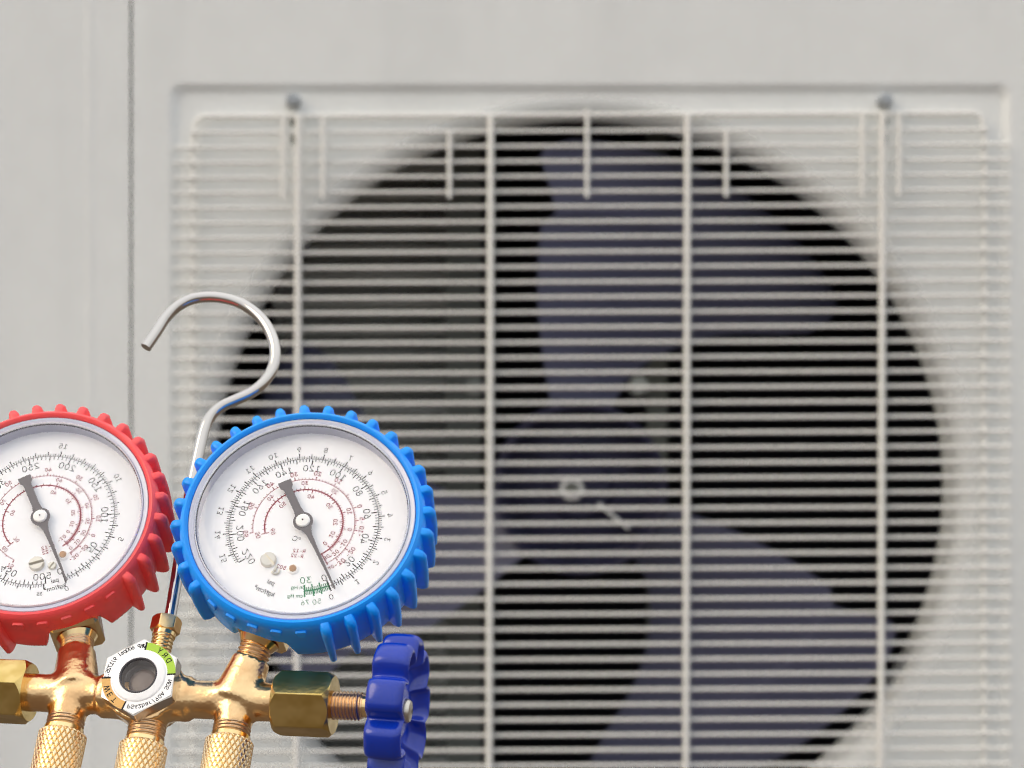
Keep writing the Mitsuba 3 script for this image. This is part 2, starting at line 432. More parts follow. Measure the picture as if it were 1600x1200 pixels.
def gp(px, py, off=0.0):
    return (X_(px), GY + off, Z_(py + TILT * (px - 900)))


rod = mikit.ply(wire((X_(272), 0, 0), (X_(1576), 0, (1576 - 272) * -TILT * S), HR), 'wire_coat', smooth=40)
for k in range(50):
    py = 206 + 23.52 * k
    z = Z_(py + TILT * (272 - 900))
    if k == 0:
        add(f'{AC}__grille__wire', wire(gp(300, py), gp(1540, py), HR), 'wire_coat', smooth=40)
    else:
        add(f'{AC}__grille__wire', rod, None, to_world=frame_matrix((0, GY, z), (1, 0, 0), (0, 1, 0), (0, 0, 1)))
for px in (468, 767, 1073, 1376):
    add(f'{AC}__grille__upright_wire', wire(gp(px, 182, -HR - VR + 0.0003), gp(px - 3, 1392, -HR - VR + 0.0003), VR), 'wire_coat', smooth=40)
fr = [gp(x, y, HR + 0.0016) for x, y in ((303, 1380), (303, 700), (303, 215), (306, 192), (316, 181), (335, 180), (900, 180), (1505, 180), (1524, 181), (1534, 190), (1537, 210), (1537, 700), (1537, 1380))]
path = np.vstack([np.linspace(fr[0], fr[2], 6)[:-1], smooth_path(fr[2:6], 6)[:-1], np.linspace(fr[5], fr[7], 8)[:-1], smooth_path(fr[7:11], 6)[:-1], np.linspace(fr[10], fr[12], 6)])
add(f'{AC}__grille__edge_wire', tube(path, 0.00165, 12), 'wire_coat', smooth=40)
for px, y0 in ((445, 180), (507, 180), (703, 206), (917, 172), (1133, 206), (1345, 180), (1402, 180)):
    add(f'{AC}__grille__short_wire', wire(gp(px, y0, -HR - VR + 0.0003), gp(px, 310, -HR - VR + 0.0003), 0.0015), 'wire_coat', smooth=40)
gscrew = revolve([(0, 0), (0.0052, 0), (0.0052, 0.0012), (0.0040, 0.0016), (0.0040, 0.0110), (0.0034, 0.0125), (0, 0.0128)], 32)
for px in (458, 1383):
    add(f'{AC}__grille__screw', moved(gscrew, facing((X_(px), D + RD - 0.0002, Z_(158)))), 'zinc_screw', smooth=35)
    clip = cat(rounded_box(0.005, 0.003, 0.005, 0.0006), moved(rounded_box(0.004, 0.003, 0.006, 0.0006), frame_matrix((0, 0, -0.0115), (1, 0, 0), (0, 1, 0), (0, 0, 1))))
    add(f'{AC}__grille__clip', moved(clip, frame_matrix((X_(px), D + 0.004, Z_(190)), (1, 0, 0), (0, 1, 0), (0, 0, 1))), 'bracket_metal', smooth=False)

# ------------------------------------------------------------------ the manifold gauge set
G = 'manifold_gauge_set'
labels[G] = {'label': 'brass refrigerant manifold with a red and a blue pressure gauge, hook and hose fittings', 'category': 'pressure gauge set'}
N = unit((-0.045, -0.846, 0.531))
U = unit(np.array([0, 0, 1.0]) - N * N[2])
XG = np.cross(U, N)


def on_plane(px, py, o, n=N, off=0.0):
    """Where the view ray of a photograph pixel meets the plane through o (plus off along n)."""
    e, d = np.array([0, 0, CAM_Z]), ray(px, py)
    return e + d * (((o + n * off - e) @ n) / (d @ n))


def flat_text(s, h, th, r, stretch=1.0, bold=False):
    """Lettering on the dial at the angle th (degrees, counter-clockwise from right), top outwards, reversed as in the photograph."""
    m = meshkit.text_mesh(s, h, 0.00003, bold=bold or h < 0.0016)
    b = m.bounds
    m.apply_translation([-(b[0][0] + b[1][0]) / 2, -h / 2, 0])
    m.vertices[:, 0] *= -stretch
    m.faces = m.faces[:, ::-1]
    m.apply_translation([0, r, 0])
    m.apply_transform(trimesh.transformations.rotation_matrix(math.radians(th - 90), (0, 0, 1)))
    return m


def arc_text(s, h, th0, r, pitch, bold=False):
    """Letter by letter along a circle, centred on th0, running counter-clockwise with tops outwards (reversed writing)."""
    out = []
    for i, c in enumerate(s):
        if c != ' ':
            out.append(flat_text(c, h, th0 + (i - (len(s) - 1) / 2) * pitch, r, bold=bold))
    return cat(*out)


def quads(th, r0, r1, w, z=0.00002):
    """Radial tick marks: one flat strip for each angle."""
    w = w * 1.7
    th = np.radians(np.atleast_1d(th).astype(float))
    c, s = np.cos(th), np.sin(th)
    v = []
    for a, b in ((r0, -w), (r1, -w), (r1, w), (r0, w)):
        v.append(np.stack([a * c - b / 2 * s, a * s + b / 2 * c, np.full_like(c, z)], 1))
    v = np.stack(v, 1).reshape(-1, 3)
    i = np.arange(len(th))[:, None] * 4
    return tm(v, np.vstack([i + [0, 1, 2], i + [0, 2, 3]]))


def arc(th0, th1, r, w, z=0.000024, n=90):
    a = np.radians(np.linspace(th0, th1, n))
    v = np.concatenate([np.stack([(r + s * w / 2) * np.cos(a), (r + s * w / 2) * np.sin(a), np.full(n, z)], 1)[:, None] for s in (-1, 1)], 1).reshape(-1, 3)
    return tm(v, grid_faces(n, 2))


def needle(th, tip, tail, z=0.0016):
    L = [(-tail - 0.0002, 0.0021), (-tail + 0.0018, 0.0020), (-tail + 0.0026, 0.00125), (-0.0045, 0.00120)]
    ring = [(0.0030 * math.cos(t), 0.0030 * math.sin(t)) for t in np.linspace(math.radians(150), math.radians(35), 16)]
    tipp = [(0.0048, 0.00085), (0.009, 0.0006), (tip - 0.0006, 0.00026), (tip, 0.0)]
    up = L + [(-0.0037, 0.00135)] + ring + [(0.0034, 0.00130)] + tipp
    poly = Polygon(up + [(x, -y) for x, y in up[::-1]]).buffer(0)
    m = trimesh.creation.extrude_polygon(poly, 0.0004, engine='earcut')
    m.apply_translation([0, 0, z])
    m.apply_transform(trimesh.transformations.rotation_matrix(math.radians(th), (0, 0, 1)))
    return m


def slot_screw(r, h, th):
    import manifold3d as mf
    head = revolve([(0, 0), (r, 0), (r, h * 0.6), (r * 0.88, h), (0, h)], 40)
    cut = rounded_box(r * 3, r * 0.40, h * 1.4, 0.00002)
    cut.apply_translation([0, 0, h])
    man = lambda x: mf.Manifold(mf.Mesh(np.asarray(x.vertices, np.float32), np.asarray(x.faces, np.uint32)))
    o = (man(head) - man(cut)).to_mesh()
    m = tm(o.vert_properties[:, :3], o.tri_verts)
    m.apply_transform(trimesh.transformations.rotation_matrix(math.radians(th), (0, 0, 1)))
    return m


def rib_mesh():
    """One grip rib of a boot, standing out along +x: a rounded knob at the front that runs back as a thinner fin."""
    secs = []
    for z, r0, r1, w in ((0.0050, 0.0348, 0.0376, 0.0009), (0.0046, 0.0350, 0.0392, 0.0013), (0.0030, 0.0352, 0.0399, 0.0016), (0.0004, 0.0354, 0.0399, 0.0016),
                         (-0.005, 0.0355, 0.0398, 0.0014), (-0.011, 0.0350, 0.0394, 0.0012), (-0.0162, 0.0345, 0.0389, 0.0010), (-0.0178, 0.0342, 0.0374, 0.0007)):
        a = np.linspace(-np.pi / 2, np.pi / 2, 11)
        x = np.concatenate([[r0], r1 - w + w * np.cos(a), [r0]])
        y = np.concatenate([[-w * 1.15], w * np.sin(a), [w * 1.15]])
        secs.append(np.stack([x, y, np.full(len(x), z)], 1))
    k = len(secs[0])
    v = np.vstack(secs)
    f = grid_faces(len(secs), k, close_m=True)
    c = len(v)
    v = np.vstack([v, secs[0].mean(0), secs[-1].mean(0)])
    i, e = np.arange(k), (len(secs) - 1) * k
    f = np.vstack([f, np.stack([i * 0 + c, i, (i + 1) % k], 1), np.stack([i * 0 + c + 1, e + (i + 1) % k, e + i], 1)])
    m = tm(v, f)
    m.fix_normals()
    return m


RIB = rib_mesh()
Z0 = 0.0


def boot_mesh(stem_th):
    """The rubber boot: lip, side wall, back; the wall is cut back where the stem leaves it."""
    p = [(0.0338, 0.0016), (0.0340, 0.0040), (0.0342, 0.0050), (0.0347, 0.0056), (0.0353, 0.0058), (0.0360, 0.0053), (0.0366, 0.0044), (0.0369, 0.0030),
         (0.0368, -0.002), (0.0364, -0.009), (0.0358, -0.0145), (0.0350, -0.0166), (0.0335, -0.0176), (0.018, -0.0180), (0.0, -0.0180)]
    q = []
    for (r0, z0), (r1, z1) in zip(p[:-1], p[1:]):
        k = max(1, int(math.hypot(r1 - r0, z1 - z0) / 0.002))
        q += [(r0 + (r1 - r0) * t, z0 + (z1 - z0) * t) for t in np.arange(k) / k]
    q.append(p[-1])
    m = revolve(q[::-1], 240)
    v = m.vertices
    th = np.degrees(np.arctan2(v[:, 1], v[:, 0]))
    d = np.abs((th - stem_th + 180) % 360 - 180)
    w = np.clip((17 - d) / 5, 0, 1) * (np.hypot(v[:, 0], v[:, 1]) > 0.02)
    v[:, 2] = np.where(v[:, 2] < -0.0055, v[:, 2] * (1 - w) + w * np.maximum(v[:, 2], -0.0055 - 0.05 * np.maximum(0.0368 - np.hypot(v[:, 0], v[:, 1]), 0)), v[:, 2])
    m.vertices = v
    return m


def gauge(part, C, boot, phase, down, dialspec):
    M = frame_matrix(C, XG, U, N)
    key = f'{G}__{part}'

    def put(name, mesh, mat, smooth=30, mm=M):
        return add(f'{key}__{name}', moved(mesh, mm), mat, smooth)
    put('boot', boot_mesh(down), boot, 40)
    rp = {}
    for k in range(32):
        th = phase + 11.25 * k
        d = abs((th - down + 180) % 360 - 180)
        rib = RIB
        if d < 27:
            rib = RIB.copy()
            rib.vertices[:, 2] = 0.0046 + (rib.vertices[:, 2] - 0.0046) * 0.16
            r = np.hypot(rib.vertices[:, 0], rib.vertices[:, 1])
            rib.vertices[:, 0] = np.minimum(rib.vertices[:, 0], 0.0376)
            rib.apply_translation([0, 0, -0.0014])
        mk = id(rib)
        R = np.eye(4)
        R[:3, :3] = trimesh.transformations.rotation_matrix(math.radians(th), (0, 0, 1))[:3, :3]
        put('rib', rib, boot, 45, M @ R)
    # dial, case wall, retaining rings, lens
    put('dial', revolve([(0.0318, 0.0), (0.0, 0.0)], 96), 'dial_white', False)
    put('case', revolve([(0.0316, -0.0002), (0.0316, 0.0), (0.0318, 0.0044), (0.0320, 0.0046)], 96), 'case_grey', 40)
    put('bezel', revolve([(0.0323, 0.0043), (0.0325, 0.0046), (0.0333, 0.0049), (0.0338, 0.0050), (0.0341, 0.0046), (0.0342, 0.0040)][::-1], 120), 'bezel_clear', 40)
    put('retaining_ring', revolve([(0.03175, 0.0042), (0.0318, 0.0050), (0.0320, 0.0052), (0.0322, 0.0050), (0.0323, 0.0042)][::-1], 120), 'ring_white', 40)
    put('gasket', revolve([(0.0315, 0.0042), (0.03155, 0.0046), (0.0317, 0.0047), (0.0318, 0.0043)][::-1], 120), 'gasket', 40)
    lens = [(0.0, 0.0092), (0.012, 0.0090), (0.022, 0.0085), (0.0285, 0.0078), (0.0304, 0.0074), (0.0312, 0.0070), (0.0318, 0.0062), (0.0320, 0.0056)]
    put('lens', revolve(lens[::-1], 120), 'crystal', True)
    black, red, green = dialspec
    put('scale_print', cat(*black), 'ink_black', False)
    put('temperature_print', cat(*red), 'ink_red', False)
    if green:
        put('vacuum_print', cat(*green), 'ink_green', False)
    return put


def at_polar(m, th, r, z=0.0):
    a = math.radians(th)
    return moved(m, frame_matrix((r * math.cos(a), r * math.sin(a), z), (1, 0, 0), (0, 1, 0), (0, 0, 1)))


def temp_scale(values, r, side, h, ends, ticks, tick_in):
    """A red temperature arc: labels [(text, angle)] and minor ticks between them."""
    out = [arc(ends[0], ends[1], r, 0.00022)]
    for s, th in values:
        out.append(quads(th, r, r + side * 0.0011, 0.00018))
        if s:
            out.append(flat_text(s, h, th, r + side * 0.0022))
    for (s0, a0), (s1, a1) in zip(values[:-1], values[1:]):
        out.append(quads(a0 + (a1 - a0) * (np.arange(ticks - 1) + 1) / ticks, r, r + side * tick_in, 0.00012))
    return out


# --- blue gauge
CB = at(474.8, 819.1, 0.65)
A0, A1 = -66.1, 215.3
psi = lambda v: A0 + (A1 - A0) * v / 220
kg = lambda v: A0 + (A1 - A0) * v * 14.22 / 220
RS = 0.02255
v2, v10, v20 = np.arange(0, 221, 2), np.arange(0, 221, 10), np.arange(0, 221, 20)
k1, k5, k10 = np.arange(0, 15.45, 0.1), np.arange(0, 15.45, 0.5), np.arange(0, 15.45, 1.0)
bk = [arc(A0, A1, RS, 0.00016, n=160), quads(psi(v2), RS - 0.0011, RS, 0.00016), quads(psi(v10), RS - 0.0017, RS, 0.0002), quads(psi(v20), RS - 0.0021, RS, 0.00022),
      quads(kg(k1), RS, RS + 0.0010, 0.00014), quads(kg(k5), RS, RS + 0.0016, 0.0002), quads(kg(k10), RS, RS + 0.0019, 0.00022)]
bk += [flat_text(str(v), 0.0021, psi(v), 0.0192) for v in range(20, 221, 20)] + [flat_text('0', 0.0021, -67.5, 0.0195)]
bk += [flat_text(str(v), 0.00175, kg(v), 0.0260) for v in range(1, 16)] + [flat_text('0', 0.0017, -67.5, 0.0262)]
bk += [flat_text('psi', 0.0013, -112.5, -0.0216 + 0.0432), flat_text('kgf/cm²', 0.0013, -113.3, 0.0243)]
for m in bk[-2:]:
    m.apply_transform(trimesh.transformations.rotation_matrix(math.pi, (0, 0, 1), m.bounds.mean(0)))
bk.append(flat_text('°C', 0.0017, 71, -0.0054))
rd = temp_scale([('-30', -47.8), ('-20', -32.3), ('-10', -7.7), ('-5', 4.4), ('0', 20.5), ('', 38.4), ('10', 58.1), ('20', 80.6), ('30', 104.3), ('40', 130.2), ('50', 159.8), ('55', 191.2)],
                0.01535, 1, 0.00140, (-60, 191.2), 6, 0.0006)
rd += temp_scale([('-20', -45.2), ('-10', -28.5), ('0', -7.7), ('10', 18.5), ('20', 52.7), ('30', 93.1), ('40', 140.5), ('50', 196)], 0.0119, 1, 0.00130, (-60, 196), 8, 0.0006)
rd += temp_scale([('0', -43.4), ('10', -21.9), ('20', 3.9), ('30', 40.3), ('40', 81.1), ('50', 137.1), ('60', 196)], 0.0117, -1, 0.00130, (-60, 196), 8, 0.0006)
rd += [flat_text('R-22', 0.0011, 84, -0.0108), flat_text('R-12', 0.0011, 86, -0.0091), flat_text('R-502', 0.0012, 73, -0.0155)]
rd += [flat_text('-40', 0.00115, -59, 0.0172), flat_text('-30', 0.00115, -57, 0.0135), quads(-59, 0.0119, 0.0160, 0.0002)]
gr = [arc(-84.9, -66.8, RS - 0.0001, 0.0004), quads(-84.9 + 18.1 * np.arange(13) / 12, RS - 0.0013, RS, 0.00016), quads(-84.9 + 18.1 * np.arange(16) / 15, RS, RS + 0.0013, 0.00016),
      quads([-84.9, -78.9, -72.8], RS - 0.0021, RS, 0.00026), quads([-84.9, -78.5, -72.8], RS, RS + 0.0019, 0.00026),
      flat_text('30', 0.0021, -83.5, 0.0189), flat_text('76', 0.0016, -84.6, 0.0262), flat_text('50', 0.0016, -77.0, 0.0264)]
for m in gr[5:]:
    m.apply_transform(trimesh.transformations.rotation_matrix(math.pi, (0, 0, 1), m.bounds.mean(0)))
gr += [flat_text('in Hg', 0.0011, -90.6 + 180, -0.0212), flat_text('cm Hg', 0.0011, -91.5 + 180, -0.0240)]
for m in gr[-2:]:
    m.apply_transform(trimesh.transformations.rotation_matrix(math.radians(2), (0, 0, 1), m.bounds.mean(0)))
BLUE = 'pressure_gauge'
put = gauge(BLUE, CB, 'blue_rubber', 93.7, -108.5, (bk, rd, gr))
labels[f'{G}__{BLUE}'] = {'label': 'pressure gauge in a ribbed blue rubber boot with a white dial up to 220'}
put('needle', needle(-63.5, 0.0254, 0.0150), 'needle_grey', 30)
cap = revolve([(0, 0.0012), (0.00215, 0.0012), (0.00215, 0.0024), (0.0019, 0.0027), (0.0003, 0.0029), (0.00028, 0.0027), (0, 0.0027)], 48)
put('needle_cap', cap, 'cap_white', 35)
put('needle_cap__pin'.replace('__', '_'), revolve([(0, 0.0026), (0.00025, 0.0026), (0.00025, 0.00295), (0, 0.00295)], 12), 'ink_black', False)
put('dial_screw', at_polar(slot_screw(0.0024, 0.0013, -48), -127.7, 0.0156), 'screw_steel', 30)
put('dial_hook', at_polar(cat(tube([(0.0011 * math.cos(t), 0.0011 * math.sin(t), 0.0004) for t in np.linspace(-2.9, 0.3, 16)], 0.0003, 10), tube([(-0.0003, -0.0002, 0.0006), (0.0002, 0.0016, 0.0004)], 0.0004, 10)), -114, 0.0174), 'screw_steel', 40)
put('dial_rivet', at_polar(revolve([(0, 0.0), (0.00165, 0), (0.00165, 0.0005), (0.0013, 0.0007), (0, 0.0007)], 32), -97.4, 0.0154), 'cap_white', 30)
put('dial_rivet_core', at_polar(revolve([(0, 0.0005), (0.00115, 0.0005), (0.00105, 0.0010), (0, 0.0011)], 32), -97.4, 0.0154), 'rivet_brass', 30)

# --- red gauge
CR = at(65.4, 812.0, 0.67)
B0, B1 = -64.0, 281.3 
psi = lambda v: B0 + (B1 - B0) * v / 500
kg = lambda v: psi(v * 14.22)
v5, v25, v50 = np.arange(0, 501, 5), np.arange(0, 501, 25), np.arange(0, 501, 50)
k1, k5, k10 = np.arange(0, 35.1, 0.2), np.arange(0, 35.1, 1.0), np.arange(0, 35.1, 5)
bk = [arc(B0, B1, RS, 0.00016, n=160), quads(psi(v5), RS - 0.0011, RS, 0.00016), quads(psi(v25), RS - 0.0017, RS, 0.0002), quads(psi(v50), RS - 0.0023, RS, 0.00022),
      quads(kg(k1), RS, RS + 0.0010, 0.00014), quads(kg(k5), RS, RS + 0.0017, 0.0002), quads(kg(k10), RS, RS + 0.0019, 0.00022)]
bk += [flat_text(str(v), 0.0022, psi(v), 0.0195) for v in range(50, 451, 50)] + [flat_text('0', 0.0021, B0 - 1.5, 0.0197), flat_text('0', 0.0016, B0 - 1.0, 0.0262)] + [flat_text('500', 0.0022, -81.4 + 180, -0.0199)]
bk += [flat_text(str(v), 0.00175, kg(v), 0.0264) for v in range(5, 31, 5)] + [flat_text('35', 0.0011, -83.2 + 180, -0.0258)]
bk += [flat_text('psi', 0.0013, -71.4 + 180, -0.0222), flat_text('kgf/cm²', 0.0013, -72.4 + 180, -0.0246)]
rd = temp_scale([('-30', -47.8), ('-20', -35.4), ('0', -18.3), ('10', 1.3), ('20', 26.1), ('30', 56.4), ('40', 91.5), ('50', 134.5), ('75', 245.4)], 0.0155, 1, 0.0013, (-50, 245.4), 10, 0.0006)
rd += temp_scale([('0', -43.6), ('10', -32.8), ('20', -18.7), ('30', -2.1), ('40', 19.5), ('50', 45.1), ('60', 76.0), ('70', 155.2), ('80', 226)], 0.0122, 1, 0.0012, (-50, 226), 8, 0.0006)
rd += temp_scale([('-10', -42.7), ('0', -25.7), ('10', -9.3), ('20', 13.7), ('30', 40.7), ('40', 75.9), ('60', 166.7), ('70', 226.0)], 0.0120, -1, 0.0012, (-50, 226), 8, 0.0006)
rd += [flat_text('R-22', 0.0012, -71 + 180, -0.0117), flat_text('R-12', 0.0012, -71 + 180, -0.0101)]
RED = 'pressure_gauge_001'
put = gauge(RED, CR, 'red_rubber', 88.1, -68.0, (bk, rd, None))
labels[f'{G}__{RED}'] = {'label': 'pressure gauge in a ribbed red rubber boot, cut by the left edge of the photo'}
put('needle', needle(-63.0, 0.0250, 0.0156), 'needle_grey', 30)
put('needle_cap', cap, 'cap_white', 35)
put('needle_cap_pin', revolve([(0, 0.0026), (0.00025, 0.0026), (0.00025, 0.00295), (0, 0.00295)], 12), 'ink_black', False)
put('dial_screw', at_polar(slot_screw(0.0024, 0.0013, 18), -87.1, 0.0156), 'screw_steel', 30)
put('dial_rivet', at_polar(revolve([(0, 0.0), (0.00165, 0), (0.00165, 0.0005), (0.0013, 0.0007), (0, 0.0007)], 32), -55.7, 0.0151), 'cap_white', 30)
put('dial_rivet_core', at_polar(revolve([(0, 0.0005), (0.00115, 0.0005), (0.00105, 0.0010), (0, 0.0011)], 32), -55.7, 0.0151), 'rivet_brass', 30)
put('dial_hook', at_polar(slot_screw(0.0013, 0.0008, 60), -70.8, 0.0171), 'screw_steel', 30)

# --- manifold body
OFF = -0.010
PR = on_plane(432, 1098, CB, off=OFF - 0.002)
PL = on_plane(48, 1082, CR, off=OFF + 0.006)
XB = unit(PR - PL)
LEN = np.linalg.norm(PR - PL)
NB = unit(N - XB * (N @ XB))
UB = np.cross(NB, XB)
RB = 0.0056


def bar_pt(px, py):
    """The point of the bar's axis that lies closest below the pixel's view ray."""
    e, d = np.array([0, 0, CAM_Z]), unit(ray(px, py))
    w = np.cross(np.cross(XB, d), d)
    return PL + XB * (((e - PL) @ w) / (XB @ w))


def along(o, z, mesh, hint=(0, 0, 1)):
    return moved(mesh, axis_matrix(o, z, hint))


QB, QR, QC = bar_pt(368, 1096), bar_pt(118, 1086), bar_pt(230, 1075)
# the casting: bar, gauge ports, hose ports and the boss of the sight glass, blended into one another
import manifold3d as mf
cones = [(PL - XB * 0.002, PR + XB * 0.002, RB, RB)]
stems = {}
for nm, C, Q, down in (('b', CB, QB, -109.5), ('r', CR, QR, -69.0)):
    a = math.radians(down)
    RAD = XG * math.cos(a) + U * math.sin(a)
    S0 = C + N * OFF + RAD * (0.0358 if nm == 'b' else 0.0382)
    stems[nm] = (S0, unit(S0 - Q), np.linalg.norm(S0 - Q), RAD)
    cones.append((Q, S0 - stems[nm][1] * 0.0058, 0.0074, 0.0056))
downv = -UB
ports = {}
for nm, px, py in (('r', 112, 1087), ('c', 240, 1080), ('b', 370, 1095)):
    ports[nm] = bar_pt(px, py)
    cones.append((ports[nm], ports[nm] + downv * 0.0088, 0.0058, 0.0054))
BOSS = on_plane(217, 1057, QC, n=NB, off=0.0102)
cones.append((BOSS - NB * 0.0172, BOSS - NB * 0.0050, 0.0104, 0.0116))
cones += [(QC - XB * 0.0135, QC + XB * 0.0135, 0.0066, 0.0066)]


def capped_cone(p, a, b, ra, rb):
    d = b - a
    l = math.sqrt(d @ d)
    d = d / l
    w = p - a
    y = w @ d
    x = np.sqrt(np.maximum((w * w).sum(-1) - y * y, 0))
    t = np.clip(y / l, 0, 1)
    k = (rb - ra) / l
    q0, q1 = (x - (ra + (rb - ra) * y / l)) / math.sqrt(1 + k * k), np.maximum(-y, y - l)
    return np.minimum(np.maximum(q0, q1), 0) + np.hypot(np.maximum(q0, 0), np.maximum(q1, 0))


LO = np.min([np.minimum(c[0], c[1]) for c in cones], 0) - 0.014
HI = np.max([np.maximum(c[0], c[1]) for c in cones], 0) + 0.014
H_ = 0.00075
NG = np.ceil((HI - LO) / H_).astype(int) + 1
GP = np.stack(np.meshgrid(*[LO[k] + np.arange(NG[k]) * H_ for k in range(3)], indexing='ij'), -1)
ds = np.stack([capped_cone(GP, *c) for c in cones])
KB = 0.00055
FIELD = -KB * np.log(np.exp(-np.clip(ds, -0.02, 0.03) / KB).sum(0) + 1e-30)


def field(x, y, z):
    g = (np.array([x, y, z]) - LO) / H_
    i = np.clip(np.floor(g).astype(int), 0, NG - 2)
    t = np.clip(g - i, 0, 1)
    c = FIELD[i[0]:i[0] + 2, i[1]:i[1] + 2, i[2]:i[2] + 2]
    c = c[0] * (1 - t[0]) + c[1] * t[0]
    c = c[0] * (1 - t[1]) + c[1] * t[1]
    return -float(c[0] * (1 - t[2]) + c[1] * t[2])


o = mf.Manifold.level_set(field, [*(LO + 0.002), *(HI - 0.002)], 0.00105).to_mesh()
bm = tm(o.vert_properties[:, :3].astype(float), o.tri_verts)
if bm.volume < 0:
    bm.invert()
bm = relaxed(bm, 8)
nz = meshkit.fbm(bm.vertices * 320, 2, seed=3) - 0.5
bm.vertices = bm.vertices + bm.vertex_normals * (nz * 0.00012)[:, None]
add(f'{G}__manifold_body', bm, 'brass_cast', True)

for nm, part in (('b', BLUE), ('r', RED)):
    S0, d, L_, RAD = stems[nm]
    base = S0 - d * 0.0066
    add(f'{G}__{part}__stem_thread', along(base, d, cat(thread(0.0050, 0.0082, 0.00125, 0.0005), revolve([(0, 0), (0.0044, 0), (0.0044, 0.009), (0, 0.009)], 32)), NB), 'copper_thread', 40)
    blk = rounded_box(0.0150, 0.0142, 0.016, 0.0012)
    zx = unit(d - 1.6 * RAD)
    o_ = S0 + zx * 0.0062
    xx = unit(XG - zx * (XG @ zx))
    yy = np.cross(zx, xx)
    neck = revolve([(0, -0.0020), (0.0050, -0.0020), (0.0062, 0.0), (0, 0.001)], 40)
    add(f'{G}__{part}__stem_block', cat(moved(blk, frame_matrix(o_ + d * 0.002, xx, yy, zx)), moved(neck, frame_matrix(S0 - zx * 0.0002, xx, yy, zx))), 'brass_turned', 25)

# end nuts, valve spindle, knobs
NR = 0.0098
NL = 0.0172


def roll(o, z, ang, mesh):
    m = axis_matrix(o, z, NB)
    R = trimesh.transformations.rotation_matrix(ang, (0, 0, 1))
    return moved(mesh, m @ R)


add(f'{G}__end_nut', roll(PR, XB, math.radians(37), hex_prism(NR, NL, 0.0012)), 'brass_hex', 20)
add(f'{G}__end_nut', roll(PL, -XB, math.radians(23), hex_prism(NR, NL, 0.0012)), 'brass_hex', 20)
XK = unit((1, -0.165, -0.05))
VK = PR + XB * NL


def knob_mesh():
    lobes = 9
    n = lobes * 26
    th = np.arange(n) / n * 2 * np.pi
    q = np.abs((th * lobes / (2 * np.pi) + 0.5) % 1.0 - 0.5) * 2          # 0 in the middle of a finger, 1 in the notch
    lobe = 1.0 - 0.25 * q ** 2 - 1.75 * np.exp(-((1 - q) / 0.30) ** 2)      # broad fingers, narrow notches
    # (radius, z, how far the radius follows the lobes, how far z leans)
    P = [(0.0, 0.0, 0), (0.0060, 0.0, 0), (0.0068, 0.0008, 0), (0.0070, 0.0024, 0.0), (0.0110, 0.0030, 0.1), (0.0165, 0.0022, 0.6), (0.0186, 0.0016, 0.9), (0.0198, 0.0020, 1), (0.0206, 0.0034, 1), (0.0208, 0.0060, 1),
         (0.0208, 0.0095, 1), (0.0205, 0.0112, 1), (0.0196, 0.0122, 1), (0.0186, 0.0126, 1.05), (0.0174, 0.0120, 1.1), (0.0158, 0.0094, 1.0), (0.0138, 0.0080, 0.7), (0.0110, 0.0076, 0.25), (0.0080, 0.0086, 0), (0.0066, 0.0092, 0), (0.0056, 0.0092, 0), (0.0, 0.0092, 0)]
    P = np.array(P)
    rr = P[None, :, 0] + 0.0021 * (lobe[:, None] - 0.35) * P[None, :, 2]
    v = np.stack([rr * np.cos(th)[:, None], rr * np.sin(th)[:, None], np.broadcast_to(P[None, :, 1], rr.shape)], -1).reshape(-1, 3)
    m = tm(v, grid_faces(n, len(P), close_n=True))
    m.merge_vertices(digits_vertex=8)
    m.update_faces(m.nondegenerate_faces())
    m = m.subdivide_loop(1)
    return m


KNOB = knob_mesh()
for nm, o_, dx, dk, mat in (('valve', VK, XB, XK, 'knob_blue'), ('valve', PL - XB * NL, -XB, -XB, 'knob_red')):
    t = cat(along(o_ - dx * 0.0005, dx, cat(thread(0.0043, 0.0088, 0.00105, 0.00055), revolve([(0, 0), (0.0036, 0), (0.0036, 0.0092), (0, 0.0092)], 32))))
    key = add(f'{G}__valve_thread', t, 'copper_thread', 40)
    col = revolve([(0, 0), (0.0029, 0), (0.0032, 0.0004), (0.0032, 0.0052), (0, 0.0052)], 40)
    add(f'{G}__valve_collar', along(o_ + dx * 0.0080, dx, col), 'brass_turned', 40)
    hub = o_ + dx * 0.0119 - UB * 0.0006
    key = add(f'{G}__valve_knob', along(hub, dk, KNOB, (0.05, 0, 1)), mat, True)
    sc = revolve([(0, 0), (0.0036, 0), (0.0036, 0.0010), (0.0030, 0.0018), (0.0012, 0.0022), (0.0, 0.0018)], 32)
    add(f'{key}__screw', along(hub + dk * 0.0091, dk, sc), 'screw_steel', 40)
labels[f'{G}__valve_knob'] = {'label': 'dark blue scalloped valve knob at the right end of the brass manifold'}

# --- sight glass
HR6, HT = 0.0122, 0.0062
HX = on_plane(217, 1057, QC, n=NB, off=0.0102) - NB * HT
MH = frame_matrix(HX, XB, UB, NB)

hexm = hex_prism(HR6, HT, 0.0004, phase=math.pi / 2 + 0.05)
wellcut = revolve([(0, 0.0022), (0.0055, 0.0022), (0.0055, 0.0090), (0, 0.0090)], 64)


def sub(a, b):
    f = lambda x: (lambda y: mf.Manifold(mf.Mesh(np.asarray(y.vertices, np.float32), np.asarray(y.faces, np.uint32))))((x.copy()))
    A, B = a.copy(), b.copy()
    for q in (A, B):
        q.merge_vertices(digits_vertex=8)
        if q.volume < 0:
            q.invert()
    o = (f(A) - f(B)).to_mesh()
    return tm(o.vert_properties[:, :3].astype(float), o.tri_verts)


